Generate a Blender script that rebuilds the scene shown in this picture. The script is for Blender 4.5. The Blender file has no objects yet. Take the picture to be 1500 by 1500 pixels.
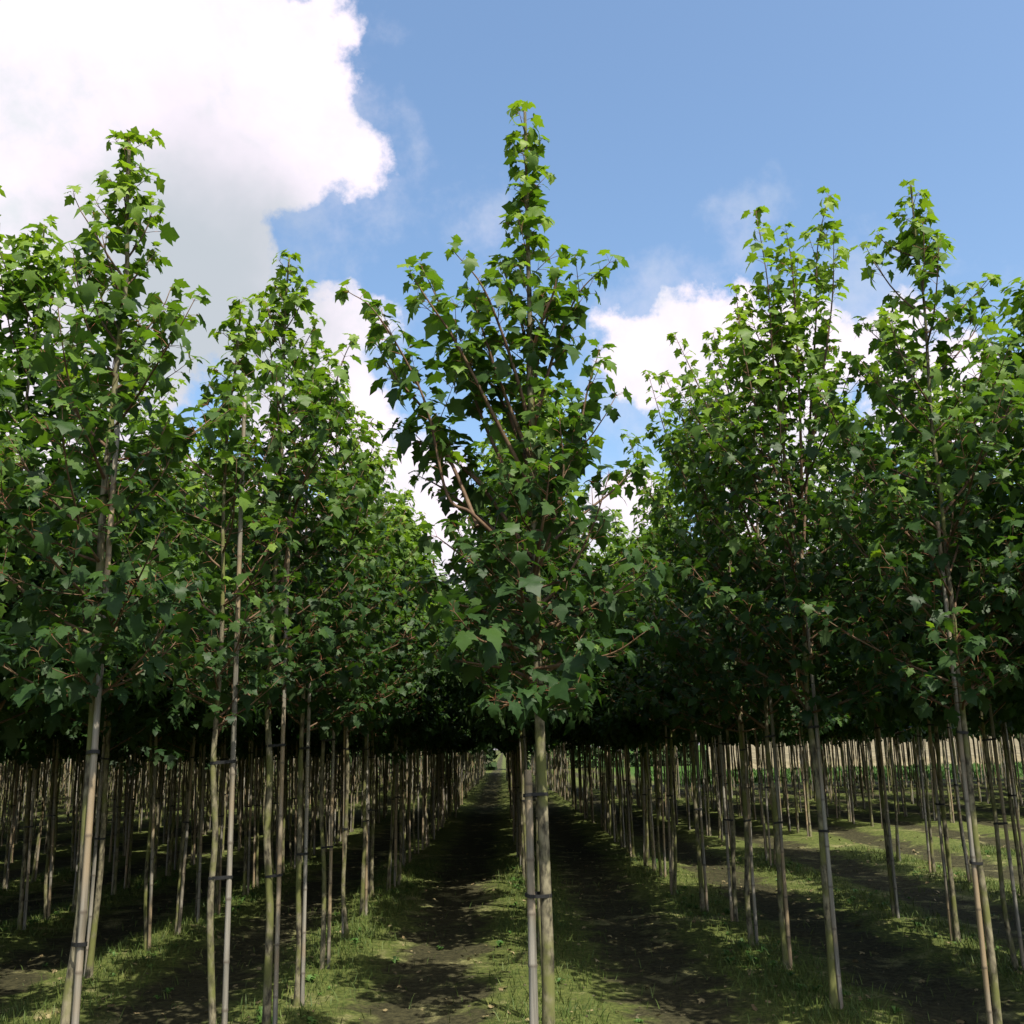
import bpy, math, random
import numpy as np
from math import sin, cos, pi, radians
from mathutils import Matrix, Vector

S = bpy.context.scene
C = S.collection
rng = np.random.default_rng(7)

# ------------------------------------------------------------------ camera
ROLL, PITCH, YAW, EYE = radians(-1.4), radians(13.05), 0.0135, 1.6
FWD = np.array([sin(YAW) * cos(PITCH), cos(YAW) * cos(PITCH), sin(PITCH)])
R0 = np.array([cos(YAW), -sin(YAW), 0.0])
U0 = np.cross(R0, FWD)
RT = cos(ROLL) * R0 + sin(ROLL) * U0
UP = -sin(ROLL) * R0 + cos(ROLL) * U0
cam_data = bpy.data.cameras.new('camera')
cam_data.sensor_width = 36
cam_data.lens = 36
cam_data.clip_end = 20000
cam = bpy.data.objects.new('camera', cam_data)
C.objects.link(cam)
cam.matrix_world = Matrix(((RT[0], UP[0], -FWD[0], 0), (RT[1], UP[1], -FWD[1], 0),
                           (RT[2], UP[2], -FWD[2], EYE), (0, 0, 0, 1)))
S.camera = cam


def direction(px, py):
    d = FWD + (px - 750) / 1500 * RT - (py - 750) / 1500 * UP
    return d / np.linalg.norm(d)


# ------------------------------------------------------------------ light
SUN_EL, SUN_AZ = radians(58), radians(148)       # azimuth clockwise from +Y: behind the camera, to its right
SKY_STRENGTH = 0.15
S.view_settings.view_transform = 'Standard'
S.view_settings.look = 'None'
S.view_settings.exposure = 0.76
S.view_settings.gamma = 1.0

world = bpy.data.worlds.new('World')
S.world = world
world.use_nodes = True
wt = world.node_tree
wt.nodes.clear()


class NT:
    """tiny helper for wiring nodes"""
    def __init__(self, tree):
        self.t = tree

    def n(self, typ, **kw):
        nd = self.t.nodes.new(typ)
        for k, v in kw.items():
            setattr(nd, k, v)
        return nd

    def put(self, sock, v):
        if isinstance(v, bpy.types.NodeSocket):
            self.t.links.new(v, sock)
        else:
            sock.default_value = v

    def math(self, op, a, b=0.0, c=0.0, clamp=False):
        nd = self.n('ShaderNodeMath', operation=op, use_clamp=clamp)
        for s, v in zip(nd.inputs, (a, b, c)):
            self.put(s, v)
        return nd.outputs[0]

    def vmath(self, op, a, b=(0, 0, 0), out=0):
        nd = self.n('ShaderNodeVectorMath', operation=op)
        self.put(nd.inputs[0], a)
        self.put(nd.inputs[1], b)
        return nd.outputs[out]

    def ramp(self, v, a, b, lo=0.0, hi=1.0, smooth=True):
        nd = self.n('ShaderNodeMapRange', interpolation_type='SMOOTHSTEP' if smooth else 'LINEAR')
        self.put(nd.inputs[0], v)
        for i, x in zip((1, 2, 3, 4), (a, b, lo, hi)):
            nd.inputs[i].default_value = x
        return nd.outputs[0]

    def mix(self, f, a, b, mode='MIX'):
        nd = self.n('ShaderNodeMix', data_type='RGBA', blend_type=mode)
        self.put(nd.inputs[0], f)
        for s, v in ((nd.inputs[6], a), (nd.inputs[7], b)):
            self.put(s, v if isinstance(v, bpy.types.NodeSocket) else (*v, 1))
        return nd.outputs[2]

    def noise(self, vec, scale, detail=4, rough=0.55, dist=0.0, out=0):
        nd = self.n('ShaderNodeTexNoise')
        self.put(nd.inputs['Vector'], vec)
        nd.inputs['Scale'].default_value = scale
        nd.inputs['Detail'].default_value = detail
        nd.inputs['Roughness'].default_value = rough
        nd.inputs['Distortion'].default_value = dist
        return nd.outputs[out]


W = NT(wt)
sky = W.n('ShaderNodeTexSky', sky_type='NISHITA', sun_disc=False)
sky.sun_elevation = SUN_EL
sky.sun_rotation = SUN_AZ
sky.air_density = 1.0
sky.dust_density = 2.8
sky.ozone_density = 1.6
tc = W.n('ShaderNodeTexCoord')
D = tc.outputs['Generated']
# cumulus clouds: a field of soft spheres in sky directions, edges broken up by noise
warp = W.vmath('SUBTRACT', W.noise(D, 6.0, 3, 0.6, out=1), (0.5, 0.5, 0.5))
nd = W.n('ShaderNodeVectorMath', operation='SCALE')
W.put(nd.inputs[0], warp)
nd.inputs[3].default_value = 0.05
DW = W.vmath('ADD', D, nd.outputs[0])
BLOBS = [  # px, py, radius (photograph pixels)
    (300, 60, 190), (180, 250, 250), (420, 110, 120), (455, 40, 80), (400, 230, 110), (480, 215, 80), (535, 225, 52),
    (300, 380, 120), (340, 460, 90), (60, 480, 260), (60, 60, 260), (505, 275, 34), (360, 500, 60),
    (490, 480, 70), (455, 460, 40), (470, 600, 120), (595, 720, 95), (560, 485, 30), (640, 830, 90), (520, 560, 60),
    (1000, 510, 86), (930, 520, 66), (1090, 485, 58), (1190, 505, 84), (880, 478, 32), (975, 455, 36), (1050, 520, 90), (950, 560, 44),
    (1120, 660, 130), (925, 745, 65), (1300, 500, 80), (860, 820, 100), (1400, 600, 120), (1050, 445, 24), (722, 352, 5), (1080, 368, 4),
    (1240, 460, 34), (650, 1000, 200), (900, 1000, 200), (1200, 900, 220), (300, 900, 260)]
field = None
for px, py, r in BLOBS:
    d = W.vmath('DISTANCE', DW, tuple(direction(px, py)), out=1)
    c = math.cos(math.atan(math.hypot(px - 750, py - 750) / 1500))
    v = W.math('SUBTRACT', r * c * c / 1500.0, d)      # depth inside the blob, radians
    field = v if field is None else W.math('SMOOTH_MAX', field, v, 0.02)
# elsewhere in the sky (outside the frame) the same fair-weather cumulus goes on
gen = W.math('MULTIPLY', W.math('SUBTRACT', W.noise(D, 2.2, 3, 0.5), 0.58), 0.8)
front = W.vmath('DOT_PRODUCT', D, tuple(FWD), out=1)
gen = W.math('SUBTRACT', gen, W.ramp(front, 0.80, 0.90, 0.0, 0.5))
field = W.math('MAXIMUM', field, gen)
n1 = W.math('SUBTRACT', W.noise(D, 16.0, 9, 0.62), 0.5)
edge = W.math('ADD', field, W.math('MULTIPLY', n1, 0.085))
dens = W.ramp(edge, -0.003, 0.014)
# thin ragged veil round the cumulus
n2 = W.noise(D, 9.0, 6, 0.6)
veil = W.math('MULTIPLY', W.ramp(W.math('ADD', field, W.math('MULTIPLY', W.math('SUBTRACT', n2, 0.5), 0.35)), -0.03, 0.06), 0.35)
dens = W.math('MAXIMUM', dens, veil)
sep = W.n('ShaderNodeSeparateXYZ')
W.put(sep.inputs[0], D)
# cloud base is greyer deep inside the mass, the sunward rim is bright
greyness = W.ramp(W.math('ADD', W.vmath('DISTANCE', DW, tuple(direction(270, 420)), out=1),
                         W.math('MULTIPLY', W.math('SUBTRACT', W.noise(D, 5.0, 5, 0.6), 0.5), 0.16)), 0.04, 0.20, 1.0, 0.0)
billow = W.ramp(W.noise(DW, 9.0, 8, 0.62), 0.42, 0.72)
white = W.mix(billow, (0.67, 0.60, 0.665), (0.50, 0.515, 0.545))
ccol = W.mix(greyness, white, (0.345, 0.375, 0.41))
bg1 = W.n('ShaderNodeBackground')
hs = W.n('ShaderNodeHueSaturation')
hs.inputs['Saturation'].default_value = 1.08
hs.inputs['Hue'].default_value = 0.495
W.put(hs.inputs['Color'], sky.outputs[0])
W.put(bg1.inputs[0], hs.outputs[0])
bg1.inputs[1].default_value = SKY_STRENGTH
bg2 = W.n('ShaderNodeBackground')
W.put(bg2.inputs[0], ccol)
bg2.inputs[1].default_value = 1.0
mx = W.n('ShaderNodeMixShader')
# no cloud below the horizon
W.put(mx.inputs[0], W.math('MULTIPLY', dens, W.ramp(sep.outputs[2], -0.02, 0.03)))
W.t.links.new(bg1.outputs[0], mx.inputs[1])
W.t.links.new(bg2.outputs[0], mx.inputs[2])
wo = W.n('ShaderNodeOutputWorld')
W.t.links.new(mx.outputs[0], wo.inputs[0])

sun_d = bpy.data.lights.new('sun', 'SUN')
sun_d.energy = 5.0
sun_d.angle = radians(0.5)
sun_d.color = (1.0, 0.94, 0.82)
sun = bpy.data.objects.new('sun', sun_d)
C.objects.link(sun)
sd = Vector((sin(SUN_AZ) * cos(SUN_EL), cos(SUN_AZ) * cos(SUN_EL), sin(SUN_EL)))
sun.rotation_euler = sd.to_track_quat('Z', 'Y').to_euler()
sun.location = (0, 0, 30)
cy = S.cycles
cy.max_bounces = 6
cy.diffuse_bounces = 3
cy.glossy_bounces = 2
cy.transmission_bounces = 4
cy.transparent_max_bounces = 4
cy.sample_clamp_indirect = 4


# ------------------------------------------------------------------ materials
def material(name):
    m = bpy.data.materials.new(name)
    m.use_nodes = True
    m.node_tree.nodes.clear()
    return m, NT(m.node_tree)


def finish(N, shader):
    o = N.n('ShaderNodeOutputMaterial')
    N.t.links.new(shader, o.inputs[0])


def principled(N, col, rough=0.6, spec=0.3, bump=None, bstr=0.3, bdist=0.01):
    p = N.n('ShaderNodeBsdfPrincipled')
    N.put(p.inputs['Base Color'], col if isinstance(col, bpy.types.NodeSocket) else (*col, 1))
    N.put(p.inputs['Roughness'], rough)
    N.put(p.inputs['Specular IOR Level'], spec)
    if bump is not None:
        b = N.n('ShaderNodeBump')
        b.inputs['Strength'].default_value = bstr
        b.inputs['Distance'].default_value = bdist
        N.put(b.inputs['Height'], bump)
        N.t.links.new(b.outputs[0], p.inputs['Normal'])
    return p


def leaf_material():
    m, N = material('maple_leaf')
    at = N.n('ShaderNodeAttribute', attribute_name='tint')
    t = at.outputs['Fac']
    geo = N.n('ShaderNodeNewGeometry')
    tc = N.n('ShaderNodeTexCoord')
    pos = geo.outputs['Position']
    fine = N.noise(pos, 60, 2, 0.6)
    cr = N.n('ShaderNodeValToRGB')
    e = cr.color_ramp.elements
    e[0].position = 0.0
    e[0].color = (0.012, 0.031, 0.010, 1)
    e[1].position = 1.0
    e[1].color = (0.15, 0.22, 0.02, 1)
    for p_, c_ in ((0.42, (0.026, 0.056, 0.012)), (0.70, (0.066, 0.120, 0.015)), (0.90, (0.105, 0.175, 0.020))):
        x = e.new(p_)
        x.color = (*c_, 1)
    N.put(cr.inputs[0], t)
    top = N.mix(N.ramp(fine, 0.3, 0.8, 0.0, 0.35), cr.outputs[0], (0.035, 0.08, 0.02))
    under = N.mix(0.4, cr.outputs[0], (0.085, 0.13, 0.050))
    col = N.mix(geo.outputs['Backfacing'], top, under)
    rough = N.math('ADD', N.math('MULTIPLY', geo.outputs['Backfacing'], 0.25), 0.50)
    p = principled(N, col, rough, 0.17, fine, 0.15, 0.004)
    tr = N.n('ShaderNodeBsdfTranslucent')
    N.put(tr.inputs[0], N.mix(1.0, cr.outputs[0], (2.0, 2.3, 0.8), 'MULTIPLY'))
    ms = N.n('ShaderNodeMixShader')
    ms.inputs[0].default_value = 0.27
    N.t.links.new(p.outputs[0], ms.inputs[1])
    N.t.links.new(tr.outputs[0], ms.inputs[2])
    finish(N, ms.outputs[0])
    return m


def simple(name, c1, c2, scale, rough=0.8, c3=None, stretch=(1, 1, 1), bump=0.3, bdist=0.004, spec=0.2, c3r=(0.55, 0.7), nscale=3.0):
    m, N = material(name)
    geo = N.n('ShaderNodeNewGeometry')
    v = N.vmath('MULTIPLY', geo.outputs['Position'], stretch)
    a = N.noise(v, scale, 5, 0.6)
    col = N.mix(N.ramp(a, 0.32, 0.68), c1, c2)
    if c3:
        col = N.mix(N.ramp(N.noise(geo.outputs['Position'], nscale, 4, 0.6), *c3r), col, c3)
    p = principled(N, col, rough, spec, a, bump, bdist)
    finish(N, p.outputs[0])
    return m


M_LEAF = leaf_material()
M_PET = simple('petiole', (0.20, 0.05, 0.03), (0.15, 0.10, 0.04), 30, 0.5)
M_BARK = simple('young_maple_bark', (0.030, 0.026, 0.018), (0.215, 0.19, 0.120), 7, 0.8, (0.115, 0.12, 0.038),
                (5, 5, 2.2), 0.5, 0.003, c3r=(0.43, 0.62), nscale=5.3)
M_TWIG = simple('twig_bark', (0.075, 0.042, 0.024), (0.13, 0.085, 0.048), 12, 0.6)
M_TIE = simple('black_tie', (0.012, 0.012, 0.012), (0.02, 0.02, 0.02), 20, 0.5)


def cane_material():
    m, N = material('weathered_cane')
    geo = N.n('ShaderNodeNewGeometry')
    at = N.n('ShaderNodeAttribute', attribute_name='tint')
    v = N.vmath('MULTIPLY', geo.outputs['Position'], (30, 30, 1.0))
    a = N.noise(v, 1.6, 4, 0.6)
    b = N.noise(geo.outputs['Position'], 1.7, 3, 0.6)
    col = N.mix(N.ramp(a, 0.3, 0.7), (0.085, 0.08, 0.062), (0.29, 0.27, 0.225))
    col = N.mix(N.ramp(b, 0.42, 0.62), col, (0.26, 0.195, 0.115))
    col = N.mix(at.outputs['Fac'], col, (0.07, 0.055, 0.04))
    p = principled(N, col, 0.55, 0.35, a, 0.3, 0.003)
    finish(N, p.outputs[0])
    return m


M_CANE = cane_material()


def ground_material():
    m, N = material('nursery_soil')
    geo = N.n('ShaderNodeNewGeometry')
    P = geo.outputs['Position']
    sp = N.n('ShaderNodeSeparateXYZ')
    N.put(sp.inputs[0], P)
    fine = N.noise(P, 22, 6, 0.7)
    mid = N.noise(P, 2.6, 6, 0.65)
    big = N.noise(P, 0.55, 4, 0.6)
    soil = N.mix(N.ramp(fine, 0.3, 0.72), (0.017, 0.017, 0.009), (0.056, 0.052, 0.025))
    moss = N.mix(N.ramp(fine, 0.3, 0.7), (0.030, 0.044, 0.011), (0.105, 0.122, 0.032))
    straw = N.mix(N.ramp(N.noise(P, 55, 3, 0.6), 0.35, 0.7), (0.12, 0.11, 0.045), (0.28, 0.26, 0.13))
    # weeds and moss gather along the tree rows (row spacing 1.66 m, first at x = 0.27)
    ph = N.math('MULTIPLY', N.math('SUBTRACT', sp.outputs[0], 0.27), 2 * pi / 1.66)
    rowness = N.math('COSINE', ph)
    g = N.math('ADD', N.math('MULTIPLY', rowness, 0.22), mid)
    col = N.mix(N.ramp(g, 0.34, 0.56), soil, moss)
    col = N.mix(N.math('MULTIPLY', N.ramp(N.math('ADD', mid, N.math('MULTIPLY', big, 0.5)), 0.80, 0.95), 0.7), col, straw)
    # beyond the last tree: green verge
    col = N.mix(N.math('MULTIPLY', N.math('MULTIPLY', N.ramp(sp.outputs[1], 42.0, 44.0), N.ramp(sp.outputs[0], 6.5, 8.0)), N.ramp(mid, 0.3, 0.5, 0.75, 1.0)), col, (0.040, 0.085, 0.014))
    h = N.math('ADD', fine, N.math('MULTIPLY', N.noise(P, 90, 3, 0.6), 0.4))
    p = principled(N, col, 0.95, 0.1, h, 0.8, 0.02)
    finish(N, p.outputs[0])
    return m


M_GROUND = ground_material()
M_GRASS = simple('grass_blade', (0.035, 0.062, 0.012), (0.085, 0.115, 0.022), 3, 0.6, (0.22, 0.19, 0.07), c3r=(0.6, 0.75), bump=0)
M_WEED = simple('weed_leaf', (0.03, 0.075, 0.014), (0.065, 0.13, 0.022), 5, 0.55, bump=0)
M_LITTER = simple('dry_leaf_litter', (0.09, 0.065, 0.03), (0.24, 0.20, 0.10), 7, 0.8, bump=0)
M_CLOD = simple('soil_clod', (0.035, 0.03, 0.018), (0.10, 0.085, 0.05), 18, 0.95)
M_FIELD = simple('ripe_cereal', (0.10, 0.082, 0.045), (0.20, 0.17, 0.10), 2.4, 0.9, (0.085, 0.09, 0.035), (1, 0.15, 1))
M_WOOD = simple('far_foliage', (0.018, 0.035, 0.012), (0.04, 0.07, 0.02), 0.4, 0.9)


# ------------------------------------------------------------------ mesh helpers
def mesh_np(name, verts, tris, mats, mat_idx=None, tint=None, smooth=True):
    me = bpy.data.meshes.new(name)
    verts = np.asarray(verts, dtype=np.float32)
    tris = np.asarray(tris, dtype=np.int32)
    me.vertices.add(len(verts))
    me.vertices.foreach_set('co', verts.ravel())
    k = tris.shape[1]
    me.loops.add(tris.size)
    me.loops.foreach_set('vertex_index', tris.ravel())
    me.polygons.add(len(tris))
    me.polygons.foreach_set('loop_start', np.arange(0, tris.size, k, dtype=np.int32))
    if mat_idx is not None:
        me.polygons.foreach_set('material_index', np.asarray(mat_idx, dtype=np.int32))
    me.polygons.foreach_set('use_smooth', np.full(len(tris), smooth))
    me.update(calc_edges=True)
    if tint is not None:
        a = me.attributes.new('tint', 'FLOAT', 'POINT')
        a.data.foreach_set('value', np.asarray(tint, dtype=np.float32))
    for m in (mats if isinstance(mats, (list, tuple)) else [mats]):
        me.materials.append(m)
    return me


def obj(name, me, parent=None, **props):
    o = bpy.data.objects.new(name, me)
    C.objects.link(o)
    if parent is not None:
        o.parent = parent
    for k, v in props.items():
        o[k] = v
    return o


def unit(v):
    v = np.asarray(v, float)
    return v / (np.linalg.norm(v, axis=-1, keepdims=True) + 1e-12)


def tube(path, radii, n=8, tint=None):
    """verts, quads of a tube along a polyline; last ring closed to a point"""
    path = np.asarray(path, float)
    m = len(path)
    tan = np.gradient(path, axis=0)
    tan = unit(tan)
    ref = np.array([0.31, 0.95, 0.0]) if abs(tan[0][2]) > 0.5 else np.array([0, 0, 1.0])
    a = unit(np.cross(tan, ref))
    b = np.cross(tan, a)
    ang = np.arange(n) * 2 * pi / n
    ring = a[:, None, :] * np.cos(ang)[None, :, None] + b[:, None, :] * np.sin(ang)[None, :, None]
    v = (path[:, None, :] + ring * np.asarray(radii)[:, None, None]).reshape(-1, 3)
    i = np.arange(m - 1)[:, None] * n
    j = np.arange(n)[None, :]
    j2 = (j + 1) % n
    q = np.stack([i + j, i + j2, i + n + j2, i + n + j], -1).reshape(-1, 4)
    # cap the end
    v = np.vstack([v, path[-1:]])
    e = (m - 1) * n
    cap = np.array([[e + k, e + (k + 1) % n, m * n, m * n] for k in range(n)])
    tr = np.vstack([q[:, [0, 1, 2]], q[:, [0, 2, 3]], cap[:, :3]])
    return v, tr


class Soup:
    def __init__(self):
        self.v, self.t, self.m, self.c, self.n = [], [], [], [], 0

    def add(self, v, t, mat=0, tint=0.0):
        self.v.append(v)
        self.t.append(np.asarray(t) + self.n)
        self.m.append(np.full(len(t), mat) if np.isscalar(mat) else mat)
        self.c.append(np.full(len(v), tint) if np.isscalar(tint) else tint)
        self.n += len(v)

    def mesh(self, name, mats, smooth=True):
        return mesh_np(name, np.vstack(self.v), np.vstack(self.t), mats, np.concatenate(self.m), np.concatenate(self.c), smooth)


# ------------------------------------------------------------------ leaf templates
HALF_HI = [(0, 0), (-0.13, 0.14), (-0.10, 0.38), (0.08, 0.31), (0.24, 0.44), (0.48, 0.60), (0.46, 0.44), (0.48, 0.30),
           (0.64, 0.36), (0.74, 0.20), (1.0, 0.0)]
HALF_LO = [(0, 0), (-0.07, 0.35), (0.14, 0.29), (0.50, 0.58), (0.48, 0.20), (0.70, 0.25), (1.0, 0.0)]
HALF_XL = [(0, 0), (0.0, 0.36), (0.50, 0.52), (0.52, 0.2), (1.0, 0.0)]


def leaf_template(half, seed, petiole=True, tri_sides=3):
    r = np.random.default_rng(seed)
    half = np.array(half)
    k = len(half)
    # midrib points
    mid = [(0.0, 0.0), (0.3, 0.0), (0.6, 0.0)] if k > 6 else [(0.0, 0.0), (0.4, 0.0)]
    fold = r.uniform(0.0, 0.20)
    curl = r.uniform(0.10, 0.75)
    side = r.uniform(0.1, 0.35)
    droop = r.uniform(0.35, 1.35)

    def lift(p):
        x, y = p[:, 0], p[:, 1]
        z = fold * np.abs(y) - curl * x * x - side * y * y
        z = z + 0.03 * np.sin(9 * y + 5 * x + seed)
        # droop: rotate the blade down about its base
        X = x * cos(droop) + z * sin(droop)
        Z = -x * sin(droop) + z * cos(droop)
        return np.stack([X + 0.72, y, Z + 0.16], -1)
    V, T, Mi = [], [], []
    pts = list(mid) + [tuple(half[-1])]
    nm = len(mid)
    for sgn in (1, -1):
        base = len(pts)
        pts += [(a, b * sgn) for a, b in half[1:-1]]
        Oc = list(range(base, base + k - 2))
        Mc = list(range(nm + 1))
        a = b = 0
        while a < len(Oc) - 1 or b < len(Mc) - 1:
            if b < len(Mc) - 1 and (a == len(Oc) - 1 or pts[Oc[a + 1]][0] > pts[Mc[b + 1]][0] - 0.02 and pts[Oc[a]][0] > pts[Mc[b]][0] + 0.12):
                T.append((Mc[b], Oc[a], Mc[b + 1]))
                b += 1
            else:
                T.append((Mc[b], Oc[a], Oc[a + 1]))
                a += 1
    # counter-clockwise everywhere, so every face looks up
    T2 = []
    for t in T:
        (x0, y0), (x1, y1), (x2, y2) = (pts[q] for q in t)
        T2.append(t if (x1 - x0) * (y2 - y0) - (x2 - x0) * (y1 - y0) > 0 else t[::-1])
    T = T2
    pts = np.array(pts)
    asym = 1 + r.uniform(-0.12, 0.12) * np.sign(pts[:, 1])
    pts[:, 1] *= asym
    P = lift(pts)
    Mi = [0] * len(T)
    T = np.array(T)
    if petiole:
        path = np.array([[0, 0, 0], [0.36, 0, 0.13], [0.72, 0, 0.16]])
        v, t = tube(path, [0.018, 0.013, 0.014], tri_sides)
        t = t[:-tri_sides]
        T = np.vstack([T, t + len(P)])
        P = np.vstack([P, v])
        Mi += [1] * len(t)
    return P, T, np.array(Mi)


HI = [leaf_template(HALF_HI, i) for i in range(8)]
LO = [leaf_template(HALF_LO, 20 + i, False) for i in range(6)]
XL = [leaf_template(HALF_XL, 40 + i, False) for i in range(4)]


# ------------------------------------------------------------------ tree growth
def catmull(P, n):
    P = np.asarray(P, float)
    P = np.vstack([2 * P[0] - P[1], P, 2 * P[-1] - P[-2]])
    out = []
    for i in range(1, len(P) - 2):
        for t in np.linspace(0, 1, n, endpoint=False):
            a, b, c, d = P[i - 1:i + 3]
            out.append(0.5 * (2 * b + (c - a) * t + (2 * a - 5 * b + 4 * c - d) * t * t + (3 * b - a - 3 * c + d) * t ** 3))
    out.append(P[-2])
    return np.array(out)


def resample(path, step):
    seg = np.linalg.norm(np.diff(path, axis=0), axis=1)
    s = np.concatenate([[0], np.cumsum(seg)])
    n = max(2, int(s[-1] / step) + 1)
    t = np.linspace(0, s[-1], n)
    return np.stack([np.interp(t, s, path[:, i]) for i in range(3)], -1), s[-1]


def grow(seed, height=4.8, stem=1.8, r0=0.026, spread=0.85, lean=(0, 0), density=1.0, explicit=(), top_clear=0.85,
         n_prim=34, leaf=0.084, bare=0.0, wob=0.02, spurs=0.5, lead_start=0.60, twig=1.0):
    """returns dict(leader, prims, twigs, leaves) in tree space; leaves = pos, dir, size, tint, outward weight"""
    r = np.random.default_rng(seed)
    zs = np.linspace(0, height, 14)
    wx = np.cumsum(r.normal(0, wob, 14)) * 0.6
    wy = np.cumsum(r.normal(0, wob, 14)) * 0.6
    wx -= wx[0]
    wy -= wy[0]
    leader = catmull(np.stack([lean[0] * zs + wx, lean[1] * zs + wy, zs], -1), 4)

    def at(z):
        return np.array([np.interp(z, leader[:, 2], leader[:, i]) for i in range(3)])
    lr = 0.88 * r0 * (1 - 0.80 * (leader[:, 2] / height) ** 0.9) + 0.0015
    lr = lr * (1 + 0.35 * np.exp(-leader[:, 2] / 0.05))
    prims, twigs = [], []
    leaves = []
    step = 0.071 / density

    def leafy(path, total, start=0.0, end=1.0, skip=0.1, base_tint=0.4, tip_gain=0.25, sz=1.0, stp=None):
        P, L = resample(path, stp or step)
        tan = unit(np.gradient(P, axis=0))
        ph = r.uniform(0, pi)
        for i in range(len(P)):
            t = i / max(1, len(P) - 1)
            if t < start or t > end:
                continue
            ph += pi / 2 + r.normal(0, 0.25)
            a = unit(np.cross(tan[i], [0.2, 0.1, 1.0] if abs(tan[i][2]) < 0.95 else [1.0, 0.2, 0]))
            b = np.cross(tan[i], a)
            for sg in (0, pi):
                if r.random() < skip:
                    continue
                o = a * cos(ph + sg) + b * sin(ph + sg)
                d = unit(o + 0.35 * tan[i] + np.array([0, 0, 0.12]) + r.normal(0, 0.18, 3))
                s = leaf * sz * (0.5 + 0.75 * r.random() ** 0.8) * (1 - 0.28 * max(0, (t - 0.75) / 0.25))
                tt = base_tint + tip_gain * max(0, (t - 0.5) * 2) + r.normal(0, 0.15)
                if r.random() < 0.012:
                    tt += 0.5
                leaves.append((P[i], d, s, tt))
        # terminal tuft
        if end >= 1.0:
            for k in range(3):
                d = unit(tan[-1] * 0.6 + r.normal(0, 0.5, 3) + [0, 0, 0.1])
                leaves.append((P[-1], d, leaf * sz * r.uniform(0.45, 0.8), base_tint + tip_gain + r.normal(0, 0.08)))

    def add_prim(path, rad, upness, gain=1.0):
        prims.append((path, np.linspace(rad, 0.0018, len(path))))
        P, L = resample(path, 0.05)
        tan = unit(np.gradient(P, axis=0))
        bt = 0.30 + 0.30 * upness  # paler with height: young growth, and sun on the upper crown painted in
        leafy(path, L, 0.38 if gain > 1 else 0.12, 1.0, 0.12 + bare, bt, 0.28, gain, step / gain ** 2)
        s = (0.40 if gain > 1 else 0.14) * L + r.uniform(0, 0.08)
        sg = 1
        while s < L * 0.90:
            i = min(len(P) - 1, int(s / L * (len(P) - 1)))
            lat = unit(np.cross(tan[i], [0, 0, 1.0]) + 1e-3)
            ln = ((0.16 * (1 - s / L) + 0.15) / twig if gain > 1 else 0.36 * (1 - s / L) + 0.12) * r.uniform(0.5, 1.25) * min(1.0, L) * twig
            rnd = r.normal(0, 0.3, 3)
            d0 = unit(tan[i] * 0.75 + sg * lat * 0.8 + rnd)
            tw = [P[i] + d0 * ln * q + np.array([0, 0, 0.22]) * ln * q * q for q in np.linspace(0, 1, 5)]
            tw = np.array(tw)
            twigs.append((tw, np.linspace(0.0028, 0.0012, 5)))
            leafy(tw, ln, 0.2, 1.0, 0.10 + bare, bt, 0.25, 0.92 * gain)
            s += r.uniform(0.055, 0.12) * (1 + 1.3 * upness) / density / min(1.0, twig + 0.35)
            sg = -sg
    # explicit branches given in tree space
    for path in explicit:
        path = catmull(path, 6)
        h = path[-1][2]
        add_prim(path, 0.011, min(1, max(0, (h - stem) / (height - stem))), 1.12)
    az = r.uniform(0, 2 * pi)
    top = stem + (height - stem) * top_clear
    zz = stem + (top - stem) * np.linspace(0, 1, n_prim) ** 1.4 + r.normal(0, 0.05, n_prim)
    for k, z in enumerate(zz):
        az += 2.4 + r.normal(0, 0.3)
        q = (z - stem) / (height - stem)
        L = spread * (0.97 + 0.45 * q - 1.45 * q * q) * r.uniform(0.70, 1.22)
        L = max(L, 0.16)
        el = radians(r.uniform(4, 36) + 30 * q)
        pts = [at(max(z, stem * 0.96))]
        n = 6
        aa = az
        for j in range(n):
            el += radians(r.uniform(0, 9))
            aa += r.normal(0, 0.10)
            pts.append(pts[-1] + np.array([cos(aa) * cos(el), sin(aa) * cos(el), sin(el)]) * L * 1.25 / n)
        add_prim(np.array(pts), 0.0035 + 0.0065 * L, q)
    # leader top: leaves in tiers straight on the stem
    lead_top = leader[leader[:, 2] > stem + (height - stem) * lead_start]
    leafy(lead_top, 1, 0.0, 1.0, 0.08, 0.55, 0.3, 0.95, 0.075)
    z = top
    while z < height - 0.05:
        for sg in (0, pi):
            ln = r.uniform(0.05, 0.12) * (1 + 0.9 * min(1.2, height - z))
            a = az + sg
            d = unit(np.array([cos(a), sin(a), 0.8]))
            tw = np.array([at(z) + d * ln * q for q in (0, 0.5, 1)])
            twigs.append((tw, [0.003, 0.002, 0.0015]))
            leafy(tw, ln, 0.0, 1.0, 0.05, 0.6, 0.2, 0.95, 0.06)
        az += pi / 2 + r.normal(0, 0.2)
        z += 0.11
    # short leafy spurs inside the crown hide part of the stem
    for z in np.arange(stem, height * 0.8, 0.16):
        if r.random() > spurs:
            continue
        a = r.uniform(0, 2 * pi)
        ln = r.uniform(0.08, 0.22)
        tw = np.array([at(z) + unit([cos(a), sin(a), 0.7]) * ln * q for q in (0, 0.5, 1)])
        twigs.append((tw, [0.003, 0.002, 0.0015]))
        leafy(tw, ln, 0.0, 1.0, 0.1, 0.35, 0.15, 0.95)
    P = np.array([l[0] for l in leaves])
    Dr = np.array([l[1] for l in leaves])
    Sz = np.array([l[2] for l in leaves])
    Ti = np.clip(np.array([l[3] for l in leaves]) + 0.56 * ((P[:, 2] - stem) / (height - stem) - 0.50), 0.02, 1.0)  # height tint: younger tops, plus sunlit top and shaded lower crown put in colour
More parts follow.
